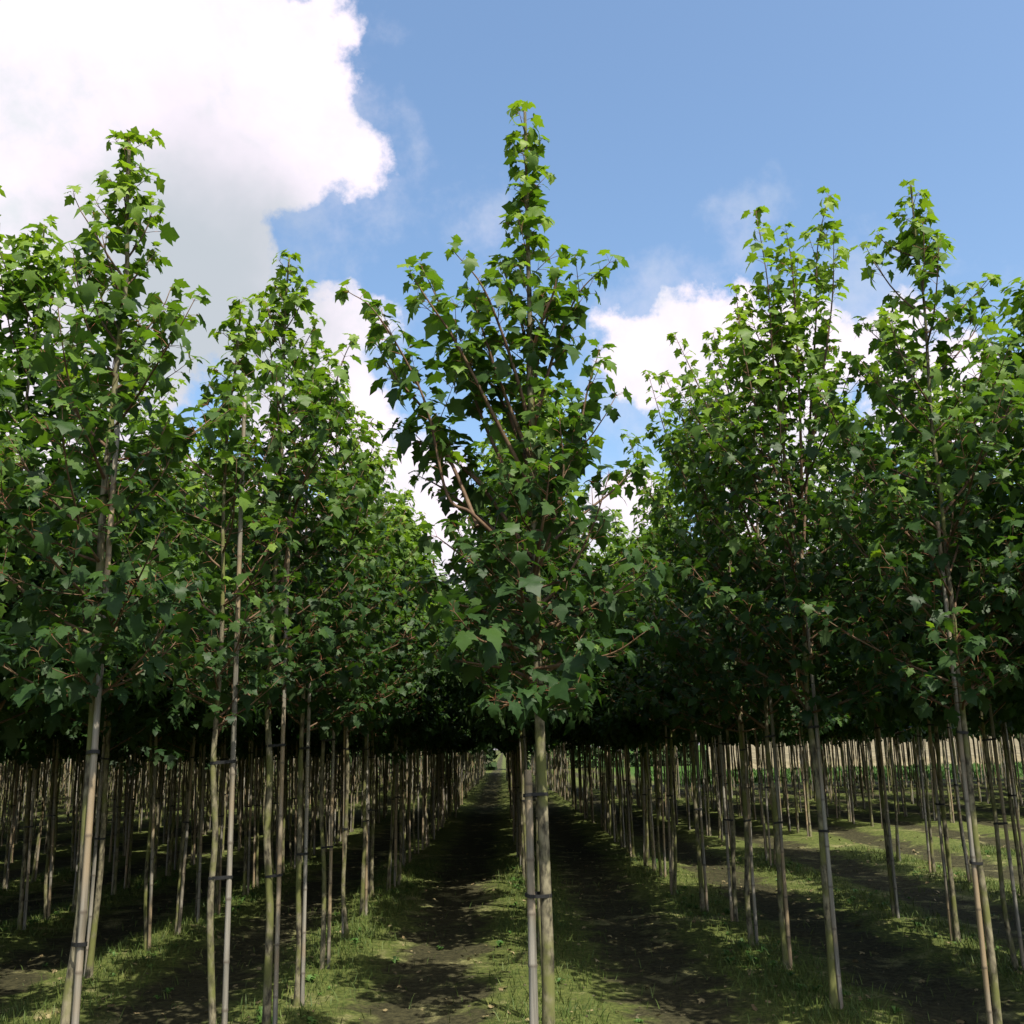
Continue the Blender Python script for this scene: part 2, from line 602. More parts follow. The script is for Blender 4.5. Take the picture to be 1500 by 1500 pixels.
    return dict(leader=leader, lr=lr, prims=prims, twigs=twigs, P=P, D=Dr, S=Sz, T=Ti, height=height, stem=stem)


def frames(D, r):
    """leaf frames: x outward (flattened), z roughly up, with scatter"""
    x = D.copy()
    x[:, 2] = x[:, 2] * 0.6
    x = unit(x)
    up = np.tile([0, 0, 1.0], (len(D), 1)) + r.normal(0, 0.30, D.shape)
    y = unit(np.cross(up, x))
    z = np.cross(x, y)
    return x, y, z


def leaf_soup(P, D, Sz, Ti, temps, r, mats, name):
    x, y, z = frames(D, r)
    sp = Soup()
    which = r.integers(0, len(temps), len(P))
    for k, (V, T, Mi) in enumerate(temps):
        s = np.where(which == k)[0]
        if len(s) == 0:
            continue
        v = (V[None, :, 0, None] * x[s][:, None, :] + V[None, :, 1, None] * y[s][:, None, :] + V[None, :, 2, None] * z[s][:, None, :])
        v = v * Sz[s][:, None, None] + P[s][:, None, :]
        t = T[None] + (np.arange(len(s)) * len(V))[:, None, None]
        sp.add(v.reshape(-1, 3), t.reshape(-1, 3), np.tile(Mi, len(s)), np.repeat(Ti[s], len(V)))
    return sp.mesh(name, mats)


def cane_mesh(height, off, radius=0.017, n=8, seed=0, lean=(0, 0)):
    r = np.random.default_rng(seed)
    path, rad, tint = [], [], []
    z = -0.05
    while z < height:
        gap = r.uniform(0.20, 0.32)
        for dz, k, tt in ((0, 1.0, 0), (0.010, 1.16, .8), (0.022, 1.0, 0.2)):
            path.append((off[0] + lean[0] * (z + dz), off[1] + lean[1] * (z + dz), z + dz))
            rad.append(radius * k * (1 - 0.25 * z / height))
            tint.append(tt)
        z += gap
    path.append((off[0] + lean[0] * height, off[1] + lean[1] * height, height))
    rad.append(radius * 0.74)
    tint.append(0)
    v, t = tube(path, rad, n)
    sp = Soup()
    sp.add(v, t, 0, np.concatenate([np.repeat(tint, n), [0]]))
    return sp.mesh('cane', M_CANE)


def tie_mesh(p, q, rp, rq, z):
    """a black strap looped round trunk (p) and cane (q) at height z"""
    c = (np.array(p) + np.array(q)) / 2
    d = np.array(q) - np.array(p)
    L = np.linalg.norm(d) / 2
    u = d / (2 * L + 1e-9)
    w = np.array([-u[1], u[0]])
    pts = []
    a_, b_ = L + (rp + rq) / 2 + 0.003, max(rp, rq) + 0.003
    n = 16
    inner, outer = [], []
    V = []
    for k in range(n):
        a = 2 * pi * k / n
        e = np.array([np.sign(cos(a)) * abs(cos(a)) ** 0.7 * a_, np.sign(sin(a)) * abs(sin(a)) ** 0.7 * b_])
        for s_, h in ((1.0, -0.007), (1.0, 0.007), (0.9, 0.007), (0.9, -0.007)):
            xy = c + (u * e[0] + w * e[1]) * s_
            V.append((xy[0], xy[1], z + h + 0.004 * sin(a + z * 9)))
    T = []
    for k in range(n):
        b0, b1 = k * 4, ((k + 1) % n) * 4
        for j in range(4):
            j2 = (j + 1) % 4
            T += [(b0 + j, b1 + j, b1 + j2), (b0 + j, b1 + j2, b0 + j2)]
    return mesh_np('tie', V, T, M_TIE, smooth=False)


LEAF_MESHES = []
for i, (V, T, Mi) in enumerate(HI):
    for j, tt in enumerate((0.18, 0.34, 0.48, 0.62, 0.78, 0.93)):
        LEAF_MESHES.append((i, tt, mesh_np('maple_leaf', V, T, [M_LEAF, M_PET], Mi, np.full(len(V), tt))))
LEAF_TINTS = np.array([0.18, 0.34, 0.48, 0.62, 0.78, 0.93])


def ground_z(x, y):
    x = np.asarray(x, float)
    y = np.asarray(y, float)
    ridge = 0.022 * np.cos((x - 0.27) * 2 * pi / 1.66)
    n = (0.016 * np.sin(3.1 * x + 1.7 * np.sin(1.3 * y)) * np.sin(2.3 * y + 1.1 * np.sin(1.9 * x)) +
         0.010 * np.sin(7.3 * x + 2.2 * np.sin(4.1 * y)) * np.sin(6.1 * y + 1.5 * np.sin(5.3 * x)) +
         0.006 * np.sin(17.0 * x + 3 * np.sin(9 * y)) * np.sin(14.0 * y + 2 * np.sin(12 * x)))
    fade = np.clip((60 - y) / 20, 0, 1) * np.clip((25 - np.abs(x)) / 8, 0, 1)
    return (ridge + n) * fade


def near_tree(seed, x, y, label, cane_h, cane_off, cane_r=0.017, n_leaf=300, name='maple_tree', ties=(0.95, 1.62), **kw):
    g = grow(seed, **kw)
    gz = float(ground_z(x, y))
    base = np.array([x, y, gz])
    root = obj(name, None, label=label, category='tree', group='staked young maples in nursery rows')
    root.location = base
    root.empty_display_size = 0.3
    sp = Soup()
    lead = g['leader'].copy()
    lead[0, 2] -= 0.05
    v, t = tube(lead, g['lr'], 12)
    sp.add(v, t)
    obj('trunk', sp.mesh('trunk', M_BARK), root)
    k = 0
    used = 0
    tw_by = g['twigs']
    # each main branch is a part; side twigs join the branch they sprout from (nearest base)
    starts = [p for p, _ in g['prims']]
    flat = np.vstack([s[::2] for s in starts])
    own = np.concatenate([np.full(len(s[::2]), i) for i, s in enumerate(starts)])
    bags = [[] for _ in starts]
    loose = []
    for tp, tr in tw_by:
        dd = np.linalg.norm(flat - tp[0], axis=1)
        i = int(np.argmin(dd))
        (bags[own[i]] if dd[i] < 0.12 else loose).append((tp, tr))
    for (pp, pr), bag in zip(g['prims'], bags):
        sp = Soup()
        v, t = tube(pp, pr, 6)
        sp.add(v, t)
        for tp, tr in bag:
            v, t = tube(tp, tr, 4)
            sp.add(v, t)
        obj('branch', sp.mesh('branch', M_TWIG), root)
    if loose:
        for tp, tr in loose:
            v, t = tube(tp, tr, 4)
            obj('side_shoot', mesh_np('side_shoot', v, t, M_TWIG), root)
    # leaves: the ones that show largest are single leaves, the rest one mass
    r = np.random.default_rng(seed + 500)
    P, D_, Sz, Ti = g['P'], g['D'], g['S'], g['T']
    camd = np.linalg.norm(P + base - np.array([0, 0, EYE]), axis=1)
    score = camd / Sz ** 0.5 * (1 + r.normal(0, 0.05, len(P)))
    order = np.argsort(score)
    solo, rest = order[:n_leaf], order[n_leaf:]
    X, Y, Z = frames(D_[solo], r)
    for q, i in enumerate(solo):
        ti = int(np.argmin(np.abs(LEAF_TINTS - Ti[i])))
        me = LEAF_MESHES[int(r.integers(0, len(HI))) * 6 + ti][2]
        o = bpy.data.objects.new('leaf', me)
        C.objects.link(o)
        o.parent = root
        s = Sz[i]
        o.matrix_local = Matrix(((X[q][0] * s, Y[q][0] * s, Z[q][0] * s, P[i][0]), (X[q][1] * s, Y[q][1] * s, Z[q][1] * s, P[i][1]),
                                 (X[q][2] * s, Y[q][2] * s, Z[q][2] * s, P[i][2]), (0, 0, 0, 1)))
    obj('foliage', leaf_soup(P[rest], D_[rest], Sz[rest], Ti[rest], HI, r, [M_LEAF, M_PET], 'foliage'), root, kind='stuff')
    add_stake(root, cane_h, cane_off, cane_r, seed, g, ties)
    return root


def add_stake(root, cane_h, cane_off, cane_r, seed, g, ties=(0.95, 1.62)):
    r = np.random.default_rng(seed + 9)
    me = cane_mesh(cane_h, cane_off, cane_r, 8, seed, (g['leader'][-1][0] / g['height'] * 0.8, g['leader'][-1][1] / g['height'] * 0.8))
    obj('cane', me, root)
    for z in ties:
        z = z + r.uniform(-0.08, 0.08)
        px = [np.interp(z, g['leader'][:, 2], g['leader'][:, i]) for i in range(2)]
        ln = (g['leader'][-1][0] / g['height'] * 0.8, g['leader'][-1][1] / g['height'] * 0.8)
        q = (cane_off[0] + ln[0] * z, cane_off[1] + ln[1] * z)
        rp = float(np.interp(z, g['leader'][:, 2], g['lr']))
        obj('tie', tie_mesh(px, q, rp, cane_r, z), root)


# ------------------------------------------------------------------ ground
def axis_steps(breaks):
    out = [breaks[0][0]]
    for (a, b, s) in breaks:
        out += list(np.linspace(a, b, max(2, int(round((b - a) / s)) + 1))[1:])
    return np.array(out)


gx = axis_steps([(-3000, -400, 650), (-400, -60, 60), (-60, -14, 2.0), (-14, -5, 0.25), (-5, 6, 0.09), (6, 14, 0.25), (14, 60, 2.0), (60, 400, 60), (400, 3000, 650)])
gy = axis_steps([(-600, -60, 120), (-60, -6, 3), (-6, 2, 0.5), (2, 16, 0.08), (16, 30, 0.2), (30, 60, 0.8), (60, 400, 30), (400, 6000, 800)])
GX, GY = np.meshgrid(gx, gy)
V = np.stack([GX.ravel(), GY.ravel(), ground_z(GX, GY).ravel()], -1)
nx, ny = len(gx), len(gy)
i = (np.arange(ny - 1)[:, None] * nx + np.arange(nx - 1)[None, :]).ravel()
Q = np.stack([i, i + 1, i + nx + 1, i + nx], -1)
obj('ground', mesh_np('ground', V, Q, M_GROUND), kind='structure')

# ripe cereal field on a gentle rise beyond the nursery
fx = np.linspace(7, 500, 120)
fy = np.concatenate([np.linspace(58, 90, 40), np.linspace(92, 320, 40)])
FX, FY = np.meshgrid(fx, fy)
FX = FX - 7 + 0.195 * FY
FZ = 0.10 + 0.55 * np.clip((FY - 58) / 1.2, 0, 1) + 2.6 * np.clip((FY - 60) / 200, 0, 1) ** 0.8 + 0.04 * np.sin(FX * 1.3) * np.sin(FY * 2.1)
V = np.stack([FX.ravel(), FY.ravel(), FZ.ravel()], -1)
nx, ny = len(fx), len(fy)
i = (np.arange(ny - 1)[:, None] * nx + np.arange(nx - 1)[None, :]).ravel()
obj('cereal_field', mesh_np('cereal_field', V, np.stack([i, i + 1, i + nx + 1, i + nx], -1), M_FIELD), kind='structure')


# ------------------------------------------------------------------ the trees one can tell apart
def rel(points, base):
    return [tuple(np.array(p) - np.array(base)) for p in points]


def from_px(px, py, Y):
    d = direction(px, py)
    t = Y / d[1]
    return np.array([d[0] * t, Y, EYE + d[2] * t])


CX, CY = 0.15, 4.6
cb = np.array([CX, CY, 0.0])
EXP = []
for pts in (
        [((778, 860), 0), ((735, 800), -.05), ((690, 755), -.10), ((655, 728), -.12), ((625, 600), -.15), ((588, 520), -.16), ((545, 455), -.18), ((512, 432), -.18)],
        [((778, 760), 0), ((735, 680), .05), ((700, 600), .08), ((665, 500), .10), ((640, 440), .10), ((618, 395), .10)],
        [((779, 640), 0), ((758, 560), -.06), ((735, 490), -.10), ((705, 420), -.14), ((665, 372), -.15)],
        [((779, 560), 0), ((765, 480), .1), ((745, 420), .13), ((735, 390), .14)],
        [((779, 640), 0), ((800, 560), .05), ((822, 490), .06), ((850, 430), .05), ((893, 388), .02)],
        [((780, 800), 0), ((815, 730), -.06), ((845, 650), -.08), ((862, 570), -.08), ((878, 518), -.08)],
        [((780, 860), 0), ((805, 790), -.15), ((825, 700), -.2), ((820, 620), -.22)],
        [((780, 900), 0), ((830, 850), .05), ((870, 770), .08), ((892, 700), .08)],
        [((780, 940), 0), ((845, 905), -.05), ((905, 870), -.10), ((960, 835), -.14)],
        [((781, 985), 0), ((840, 975), -.16), ((900, 960), -.25), ((945, 930), -.30)],
        [((781, 1000), 0), ((745, 985), .05), ((690, 975), .02), ((640, 968), 0)],
        [((780, 960), 0), ((740, 950), -.25), ((700, 940), -.4), ((665, 900), -.5)],
        [((780, 900), 0), ((735, 860), -.1), ((680, 820), -.15), ((640, 790), -.2)],
        [((780, 1010), 0), ((770, 1030), -.2), ((750, 1035), -.38), ((725, 1030), -.48)],
        [((781, 1005), 0), ((800, 1010), -.2), ((830, 1015), -.36), ((860, 1010), -.46)],
        [((780, 940), 0), ((770, 900), -.22), ((760, 850), -.36), ((758, 800), -.42)],
        [((780, 860), 0), ((790, 800), -.2), ((800, 740), -.3), ((805, 690), -.34)],
        [((779, 720), 0), ((722, 610), -.1), ((668, 505), -.16), ((628, 445), -.18), ((602, 405), -.18)],
        [((700, 775), -.08), ((665, 690), .05), ((625, 610), .1), ((580, 555), .12), ((550, 505), .12)],
        [((779, 830), 0), ((712, 770), .2), ((650, 720), .3), ((612, 700), .35)],
        [((779, 830), 0), ((838, 770), .2), ((900, 720), .3), ((925, 690), .35)],
        [((779, 930), 0), ((850, 900), .2), ((915, 870), .3), ((950, 850), .35)],
        [((779, 930), 0), ((710, 900), .2), ((640, 880), .3), ((615, 860), .35)],
        [((779, 700), 0), ((740, 600), .1), ((700, 545), .15), ((655, 515), .18)],
        [((779, 740), 0), ((812, 690), .1), ((838, 640), .12), ((850, 600), .12)],
        [((780, 820), 0), ((700, 710), .1), ((640, 665), .15), ((585, 640), .15)],
        [((779, 600), 0), ((790, 520), .12), ((806, 450), .15), ((812, 420), .15)],
        [((779, 680), 0), ((735, 570), -.05), ((708, 490), -.08), ((695, 445), -.1)],
        [((779, 520), 0), ((795, 470), -.1), ((812, 430), -.14), ((815, 405), -.15)]):
    EXP.append(rel([from_px(p[0], p[1], CY + d) for p, d in pts], cb))
near_tree(11, CX, CY, 'tallest maple in the centre foreground, its narrow leader rising alone against the blue sky',
          1.50, (-0.051, -0.01), 0.021, ties=(1.02, 1.40), name='maple_tree', height=4.74, stem=1.84, r0=0.034, spread=0.44, lean=(0.002, 0), explicit=EXP,
          n_prim=18, top_clear=0.30, leaf=0.081, wob=0.010, spurs=0.2, lead_start=0.64, twig=0.5)

NEAR = [
    (21, -1.64, 4.10, 'nearest maple on the left, its large dark leaves at the left edge', 4.35, 0.030, (0.055, -.01), 3.0, dict(stem=1.8, spread=0.54), ()),
    (22, -1.36, 5.20, 'short left maple beside a tall whitish cane with a bare gap above', 3.95, 0.020, (0.045, -.02), 3.42, dict(stem=1.7, spread=0.42, bare=0.25, n_prim=20, top_clear=0.5, spurs=0.15, lead_start=0.72), ()),
    (23, -1.37, 6.28, 'left maple with thick mossy yellow-green trunk tied to a grey cane', 4.80, 0.027, (0.058, .0), 3.3, dict(stem=1.8, spread=0.68),
     ([((408, 900), 0), ((430, 760), -.1), ((470, 640), -.15), ((500, 540), -.15), ((515, 505), -.15)],)),
    (24, -1.38, 7.22, 'left maple with slender trunk between the mossy trunk and the paired thin stems', 4.55, 0.022, (0.045, -.01), 2.9, dict(stem=1.75, spread=0.82),
     ([((445, 950), 0), ((490, 860), -.2), ((530, 740), -.3), ((548, 640), -.3)],)),
    (25, -1.40, 8.30, 'left alley maple with thin leaning trunk, fifth from the front', 4.70, 0.020, (0.05, .02), 2.8, dict(stem=1.75, spread=0.82), ()),
    (26, -1.39, 9.50, 'maple with short cane and thin dark stem beside grassy left alley edge', 4.60, 0.021, (-0.045, 0), 2.2, dict(stem=1.75, spread=0.82), ()),
    (27, -1.44, 10.80, 'maple with pale trunk in bright green weeds at the left alley edge', 4.75, 0.024, (0.05, 0), 2.4, dict(stem=1.75, spread=0.82), ()),
    (31, 2.46, 5.60, 'nearest maple on the right, crown tip cut by the right edge', 4.85, 0.022, (-0.042, 0), 2.8, dict(stem=1.75, spread=0.80), ()),
    (32, 1.97, 6.71, 'tall right maple with two upright shoots on top and a grey paired cane', 4.7, 0.026, (0.046, -.01), 3.0, dict(stem=1.75, spread=0.85),
     ([((1178, 800), 0), ((1186, 640), .1), ((1196, 470), .12), ((1198, 370), .1), ((1214, 292), .08)],
      [((1176, 760), 0), ((1172, 600), -.1), ((1166, 470), -.12), ((1160, 390), -.12), ((1152, 345), -.1)],
      [((1180, 700), 0), ((1205, 560), -.1), ((1220, 440), -.12), ((1222, 350), -.12)],
      [((1170, 780), 0), ((1120, 650), -.1), ((1090, 520), -.14), ((1078, 430), -.1)],
      [((1176, 820), 0), ((1150, 680), -.1), ((1132, 520), -.14), ((1125, 420), -.12), ((1108, 318), -.1)])),
    (33, 1.97, 7.78, 'right maple with straight grey-brown trunk and dark tie at chest height', 4.9, 0.022, (0.036, 0), 2.9, dict(stem=1.7, spread=0.92),
     ([((1128, 860), 0), ((1080, 740), -.2), ((1035, 600), -.3), ((990, 500), -.3)],
      [((1126, 780), 0), ((1090, 660), -.1), ((1062, 560), -.1), ((1045, 495), -.1)],
      [((1126, 820), 0), ((1070, 720), -.1), ((1010, 640), -.1), ((975, 560), -.1)])),
    (34, 1.97, 8.83, 'right maple with thin leaning trunk behind the tied grey-brown one', 4.9, 0.024, (0.05, 0), 2.6, dict(stem=1.7, spread=0.92),
     ([((1088, 900), 0), ((1030, 780), -.2), ((980, 650), -.25), ((950, 550), -.3)],
      [((1086, 860), 0), ((1010, 800), -.2), ((950, 720), -.3), ((920, 640), -.3)])),
    (35, 2.09, 9.95, 'right maple with slim white-streaked cane left of the leaning trunks', 4.70, 0.021, (-0.04, 0), 2.6, dict(stem=1.7, spread=0.92), ()),
    (36, 1.92, 10.65, 'maple with pale lower trunk at the grassy edge of the right alley', 4.65, 0.026, (0.05, 0), 2.4, dict(stem=1.7, spread=0.92), ()),
    (37, 0.215, 6.60, 'maple directly behind the tall centre maple, hidden by its trunk', 4.10, 0.018, (-0.004, 0.036), 1.4, dict(stem=1.75, spread=0.55), ()),
]
for seed, x, y, lab, h, r0, co, chh, kw, ex in NEAR:
    rr = np.random.default_rng(seed)
    ex = [rel([from_px(p[0], p[1], y + d) for p, d in pts], (x, y, 0)) for pts in ex]
    near_tree(seed, x, y, lab, chh, (co[0] * 0.85, co[1]), 0.0145, height=h, r0=r0, lean=tuple(rr.normal(0, 0.006, 2)), explicit=ex, **kw)


# ------------------------------------------------------------------ the rows behind: copies of eight young maples
VAR = []
for k in range(8):
    g = grow(100 + k, height=[4.7, 4.5, 5.0, 4.3, 4.85, 4.6, 5.1, 4.4][k], stem=1.72, r0=[.022, .019, .026, .020, .024, .018, .023, .021][k],
             spread=[.88, .80, .92, .78, .88, .83, .9, .85][k], n_prim=32, leaf=0.110, density=1.22, lean=tuple(rng.normal(0, .008, 2)))
    r = np.random.default_rng(k)
    sp = Soup()
    lead = g['leader'][::2].copy()
    lead[0, 2] -= 0.08
    v, t = tube(lead, g['lr'][::2], 7)
    sp.add(v, t)
    tm = sp.mesh('trunk', M_BARK)
    sp = Soup()
    for pp, pr in g['prims']:
        v, t = tube(pp[::2], pr[::2], 3)
        sp.add(v, t)
    bm_ = sp.mesh('branches', M_TWIG)
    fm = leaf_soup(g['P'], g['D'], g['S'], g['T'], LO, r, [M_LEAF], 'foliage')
    a = r.uniform(0, 2 * pi)
    off = (0.045 * cos(a), 0.045 * sin(a))
    ln = (g['leader'][-1][0] / g['height'] * .8, g['leader'][-1][1] / g['height'] * .8)
    cm = cane_mesh(r.uniform(2.2, 3.2), off, 0.015, 6, k, ln)
    ties = []
    for z in (1.0, 1.6):
        px = [np.interp(z, g['leader'][:, 2], g['leader'][:, i]) for i in range(2)]
        ties.append(tie_mesh(px, (off[0] + ln[0] * z, off[1] + ln[1] * z), g['lr'][10], .015, z))
    VAR.append((tm, bm_, fm, cm, ties, g))

SPOTS = []
r = np.random.default_rng(5)
ordin = ['second', 'third', 'fourth', 'fifth', 'sixth', 'seventh', 'eighth', 'ninth', 'tenth']
rows = []
for k in range(-20, 13):
    X = 0.27 + 1.66 * k
    if k == -1:
        y0 = 11.9
    elif k == 0:
        y0 = 12.7
    elif k == 1:
        y0 = 11.8
    elif k >= 2:
        y0 = {2: 14.2, 3: 17.8, 4: 19.5}.get(k, 20.5 if k < 8 else 16.0)
    else:
        y0 = 4.6 + 0.3 * (k % 3)
    y = y0
    ymax = 74 if k < 2 else 43
    idx = 0
    while y < ymax:
        idx += 1
        gap = 30.5 < y < 31.7
        if not gap and r.random() > (0.05 if k < 2 else 0.09):
            SPOTS.append((X + r.normal(0, 0.05), y, k, idx))
        y += (1.1 if y < 9 else 0.68) + r.normal(0, 0.05)
    # right of the picture the same rows come nearer to the camera
    if k in (2, 3):
        y = 2.0
        while y < {2: 10.4, 3: 15.0}[k]:
            if y > 4.4:
                SPOTS.append((X + r.normal(0, 0.05), y, k, 1))
            y += 1.12
# two more maples of the centre row close behind the first ones
SPOTS += [(0.26, 8.9, 0, 0), (0.22, 10.9, 0, 0)]


def in_view(x, y, margin=1.6):
    d = x * RT[0] + y * RT[1]
    z = x * FWD[0] + y * FWD[1]
    return z > 0.5 and abs(d) < 0.5 * z + margin


def importance(s):
    x, y, k, idx = s
    return math.hypot(x, y) + (0 if in_view(x, y) else 6) + (0.5 * (abs(k) - 2) if abs(k) > 2 else 0)


SPOTS = [s for s in SPOTS if in_view(s[0], s[1], 5.0) or s[2] in (2, 3)]
SPOTS.sort(key=importance)
singles, mass = SPOTS[:285], SPOTS[285:]


def row_words(k):
    n = {1: 'first', 2: 'second', 3: 'third', 4: 'fourth', 5: 'fifth', 6: 'sixth', 7: 'seventh', 8: 'eighth', 9: 'ninth', 10: 'tenth'}
    if k == 0:
        return 'the centre row'
    return 'the %s row %s of centre' % (n.get(abs(k), 'outermost'), 'left' if k < 0 else 'right')


def row_group(k):
    return 'maples in ' + row_words(k)


rank = {}
byrow = {}
for s in sorted(singles, key=lambda s: s[1]):
    byrow.setdefault(s[2], []).append(s)
for k, lst in byrow.items():
    for i, s in enumerate(lst):
        rank[id(s)] = i
first = {}
ORD = ['front', 'second', 'third', 'fourth', 'fifth', 'sixth', 'seventh', 'eighth', 'ninth', 'tenth',
       'eleventh', 'twelfth', 'thirteenth', 'fourteenth', 'fifteenth', 'sixteenth', 'seventeenth', 'eighteenth', 'nineteenth', 'twentieth']
for s in singles:
    x, y, k, idx = s
    kind = int(r.integers(0, 8))
    tm, bm_, fm, cm, ties, g = VAR[kind]
    i = rank[id(s)]
    if i < 20:
        lab = '%s %smaple of %s, thin trunk and cane' % (ORD[i], 'farther ' if k in (-1, 0, 1) else '', row_words(k))
    else:
        lab = 'slim staked maple deep in %s' % row_words(k)
    root = obj('maple_tree', None, label=lab, category='tree', group=row_group(k))
    root.empty_display_size = 0.3
    root.location = (x, y, float(ground_z(x, y)))
    root.rotation_euler = (r.normal(0, .012), r.normal(0, .012), r.uniform(0, 2 * pi))
    sc_ = r.uniform(0.93, 1.07)
    root.scale = (1, 1, sc_)
    obj('trunk', tm, root)
    obj('branches', bm_, root)
    obj('foliage', fm, root, kind='stuff')
    obj('cane', cm, root)
    for t_ in ties:
        if r.random() > 0.18:
            obj('tie', t_, root)

# the rest of the plantation beyond: one mass
sp = Soup()
fol = Soup()
for (x, y, k, idx) in mass:
    g = VAR[int(r.integers(0, 8))][5]
    a = r.uniform(0, 2 * pi)
    ca, sa = cos(a), sin(a)
    Rm = np.array([[ca, -sa, 0], [sa, ca, 0], [0, 0, 1]])
    o = np.array([x, y, float(ground_z(x, y))])
    v, t = tube(g['leader'][::6] @ Rm.T + o, g['lr'][::6], 4)
    sp.add(v, t, 0)
    q = np.array([[.05, .0, -.05], [.05, 0, 1.2], [.05, 0, 2.4]]) @ Rm.T + o
    v, t = tube(q, [.016, .016, .014], 4)
    sp.add(v, t, 1)
    far, cnt = (1.0, 420) if y < 26 else ((1.2, 260) if y < 40 else (1.7, 120))
    s = r.permutation(len(g['P']))[:cnt]
    Dd = g['D'][s] @ Rm.T
    X_, Y_, Z_ = frames(Dd, r)
    Vt, Tt, Mi = XL[int(r.integers(0, 4))]
    v = (Vt[None, :, 0, None] * X_[:, None, :] + Vt[None, :, 1, None] * Y_[:, None, :] + Vt[None, :, 2, None] * Z_[:, None, :])
    v = v * (g['S'][s] * 1.7 * far)[:, None, None] + (g['P'][s] @ Rm.T + o)[:, None, :]
    t = Tt[None] + (np.arange(len(s)) * len(Vt))[:, None, None]
    sp.add(v.reshape(-1, 3), t.reshape(-1, 3), 2, np.repeat(g['T'][s], len(Vt)))
if mass:
    obj('distant_maple_trees', sp.mesh('distant_maple_trees', [M_BARK, M_CANE, M_LEAF]), kind='stuff',
        label='mass of staked maples filling the far rows of the nursery', category='trees')


# ------------------------------------------------------------------ ground cover
def near_row(x):
    return np.cos((x - 0.27) * 2 * pi / 1.66)


r = np.random.default_rng(77)


def scatter(n, x0, x1, y0, y1, fn):
    out = []
    while len(out) < n:
        x = r.uniform(x0, x1, n)
        y = y0 + (y1 - y0) * r.random(n) ** 1.6
        keep = r.random(n) < fn(x, y)
        out += list(zip(x[keep], y[keep]))
    return np.array(out[:n])


def patch(x, y):
    return 0.5 + 0.5 * np.sin(1.9 * x + 2.3 * np.sin(0.8 * y + 1)) * np.sin(1.3 * y + 1.7 * np.sin(1.1 * x))


def blades(n, fn, name, label, mat, hmin, hmax, w, y1=16, flat=0.5):
    P = scatter(n, -7, 8, 2.2, y1, fn)
    z = ground_z(P[:, 0], P[:, 1])
    a = r.uniform(0, 2 * pi, n)
    h = r.uniform(hmin, hmax, n)
    b = r.uniform(0, 2 * pi, n)
    lean = r.uniform(0.2, 1.0, n) * flat * h * 2
    wv = np.stack([np.cos(a), np.sin(a), 0 * a], -1) * (w * r.uniform(.6, 1.4, n))[:, None]
    base = np.stack([P[:, 0], P[:, 1], z - 0.004], -1)
    lv = np.stack([np.cos(b) * lean, np.sin(b) * lean, h], -1)
    mid = base + lv * 0.5 + np.array([0, 0, 1]) * (h * 0.15)[:, None]
    tip = base + lv
    V = np.stack([base - wv, base + wv, mid - wv * .8, mid + wv * .8, tip], 1).reshape(-1, 3)
    T = np.array([(0, 1, 3), (0, 3, 2), (2, 3, 4)])[None] + (np.arange(n) * 5)[:, None, None]
    obj(name, mesh_np(name, V, T.reshape(-1, 3), mat), kind='stuff', label=label, category='ground cover')


blades(90000, lambda x, y: np.clip(0.12 + 0.9 * near_row(x), 0.03, 1) * (0.25 + 0.75 * patch(x, y)), 'grass',
       'short patchy grass growing along the tree rows', M_GRASS, 0.02, 0.085, 0.0028)
# rank green verge between the last trees and the field
n = 16000
x = r.uniform(0, 1, n) * 26 + 7
y = r.uniform(43.5, 57.5, n)
a = r.uniform(0, 2 * pi, n)
h = r.uniform(0.10, 0.38, n)
w = r.uniform(0.015, 0.05, n)
c = np.stack([x, y, np.zeros(n)], -1)
wv = np.stack([np.cos(a) * w, np.sin(a) * w, 0 * a], -1)
tp = np.stack([r.normal(0, .1, n), r.normal(0, .1, n), h], -1)
V = np.stack([c - wv, c + wv, c + tp * .6 + wv, c + tp * .6 - wv, c + tp], 1).reshape(-1, 3)
T = np.array([(0, 1, 2), (0, 2, 3), (3, 2, 4)])[None] + (np.arange(n) * 5)[:, None, None]
obj('verge_grass', mesh_np('verge_grass', V, T.reshape(-1, 3), M_WEED), kind='stuff', label='green strip of rank grass beyond the last trees on the right', category='ground cover')
# broad-leaved weeds in low rosettes
nW = 900
P = scatter(nW, -7, 8, 3.5, 15, lambda x, y: np.clip(near_row(x), 0, 1) ** 2 * patch(x + 3, y + 1) ** 2 + 0.004)
sp = Soup()
for (x, y) in P:
    n = int(r.integers(5, 10))
    s = r.uniform(0.02, 0.055)
    for q in range(n):
        a = r.uniform(0, 2 * pi)
        d = np.array([cos(a), sin(a), 0])
        e = np.array([-sin(a), cos(a), 0])
        b0 = np.array([x, y, float(ground_z(x, y))])
        u = np.array([0, 0, 1.0])
        hh = r.uniform(0.2, 1.0) * s
        v = np.array([b0, b0 + d * s * .5 + e * s * .32 + u * hh, b0 + d * s * .5 - e * s * .32 + u * hh, b0 + d * s * 1.15 + u * hh * .8])
        sp.add(v, np.array([(0, 2, 1), (1, 2, 3)]))
obj('weeds', sp.mesh('weeds', M_WEED, False), kind='stuff', label='low green broad-leaved weeds at the feet of the trunks', category='ground cover')
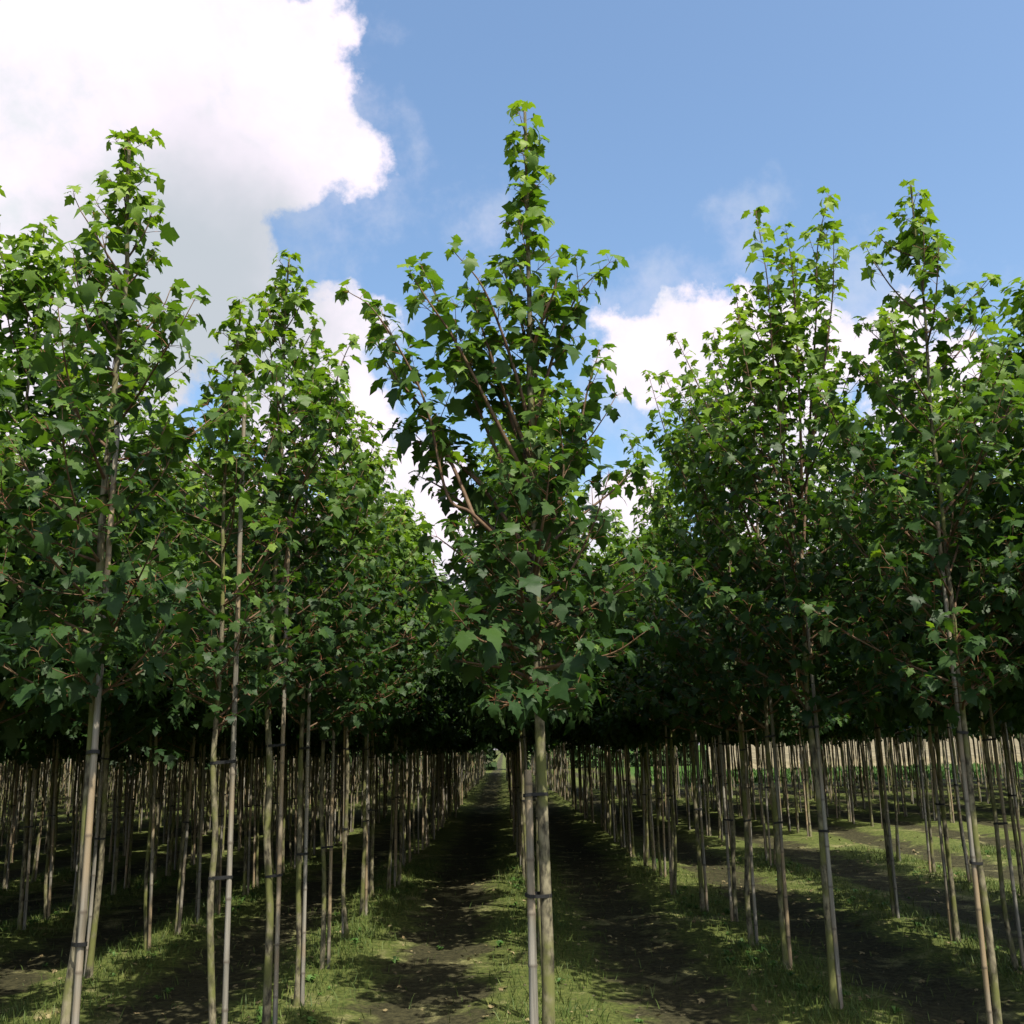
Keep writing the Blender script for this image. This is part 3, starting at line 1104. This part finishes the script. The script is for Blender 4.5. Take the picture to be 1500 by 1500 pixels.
# dry leaves and straw
nL = 2600
P = scatter(nL, -7, 8, 2.4, 18, lambda x, y: 0.25 + 0.75 * patch(x - 2, y))
sp = Soup()
tv, tt_, tm_ = XL[0]
tv = tv - np.array([.72, 0, .16])
for (x, y) in P:
    a = r.uniform(0, 2 * pi)
    s = r.uniform(0.015, 0.055)
    Rz = np.array(Matrix.Rotation(a, 3, 'Z') @ Matrix.Rotation(r.normal(0, .35) - 0.5, 3, 'Y') @ Matrix.Rotation(r.normal(0, .35), 3, 'X'))
    sp.add(tv @ Rz.T * s + np.array([x, y, float(ground_z(x, y)) + s * 0.35]), tt_)
obj('leaf_litter', sp.mesh('leaf_litter', M_LITTER, False), kind='stuff', label='dry fallen leaves scattered on the soil', category='ground cover')
# soil clods
nC = 5000
P = scatter(nC, -6, 7, 2.4, 14, lambda x, y: 0.3 + 0.5 * (1 - patch(x, y)))
sp = Soup()
ico = np.array([(0, 0, 1), (.9, 0, .2), (.2, .95, .1), (-.85, .3, .25), (-.4, -.8, .2), (.5, -.7, .3), (0, 0, -.5)])
ict = np.array([(0, 1, 2), (0, 2, 3), (0, 3, 4), (0, 4, 5), (0, 5, 1), (6, 2, 1), (6, 3, 2), (6, 4, 3), (6, 5, 4), (6, 1, 5)])
for (x, y) in P:
    s = 0.004 + 0.011 * r.random() ** 3
    a = r.uniform(0, 2 * pi)
    Rz = np.array([[cos(a), -sin(a), 0], [sin(a), cos(a), 0], [0, 0, r.uniform(.5, .9)]])
    sp.add(ico * r.uniform(.7, 1.2, ico.shape) @ Rz.T * s + np.array([x, y, float(ground_z(x, y))]), ict)
obj('soil_clods', sp.mesh('soil_clods', M_CLOD, False), kind='stuff', label='small crumbly lumps of soil in the alleys', category='soil')

# edge of a dark wood behind the last rows on the left and in the middle
sp = Soup()
n = 30000
x = r.uniform(-110, 15.5, n)
keep = np.abs(x - 0.0) > 0.7
x = x[keep]
n = len(x)
zz = np.clip((16.5 - x) / 5, 0.25, 1) * 7.0 * r.random(n) ** 0.9 * (0.8 + 0.2 * np.sin(x * 0.9))
yy = 84 + np.abs(r.normal(0, 2.0, n))
s = r.uniform(0.15, 0.45, n)
Dd = unit(r.normal(0, 1, (n, 3)))
E = unit(np.cross(Dd, r.normal(0, 1, (n, 3))))
c = np.stack([x, yy, zz], -1)
V = np.stack([c - Dd * s[:, None], c + E * s[:, None] * .6, c + Dd * s[:, None], c - E * s[:, None] * .6], 1).reshape(-1, 3)
Q = np.array([(0, 1, 2, 3)])[None] + (np.arange(n) * 4)[:, None, None]
obj('woodland_edge', mesh_np('woodland_edge', V, Q.reshape(-1, 4), M_WOOD), kind='stuff', label='dark edge of a wood behind the last nursery rows', category='wood')

# low hedge line far beyond the cereal field
sp = Soup()
n = 26000
x = r.uniform(-260, 260, n)
hgt = 2.0 + 2.2 * (0.5 + 0.5 * np.sin(x * 0.11) * np.sin(x * 0.043 + 1)) + 1.0 * np.sin(x * 0.7) ** 2
zz = 2.2 + hgt * r.random(n) ** 0.7
yy = 318 + r.normal(0, 1.6, n)
s = r.uniform(0.35, 0.8, n)
Dd = unit(r.normal(0, 1, (n, 3)))
E = unit(np.cross(Dd, r.normal(0, 1, (n, 3))))
c = np.stack([x, yy, zz], -1)
V = np.stack([c - Dd * s[:, None], c + E * s[:, None] * .6, c + Dd * s[:, None], c - E * s[:, None] * .6], 1).reshape(-1, 3)
Q = np.array([(0, 1, 2, 3)])[None] + (np.arange(n) * 4)[:, None, None]
obj('far_hedgerow', mesh_np('far_hedgerow', V, Q.reshape(-1, 4), M_WOOD), kind='stuff', label='distant dark hedgerow beyond the pale field', category='hedge')
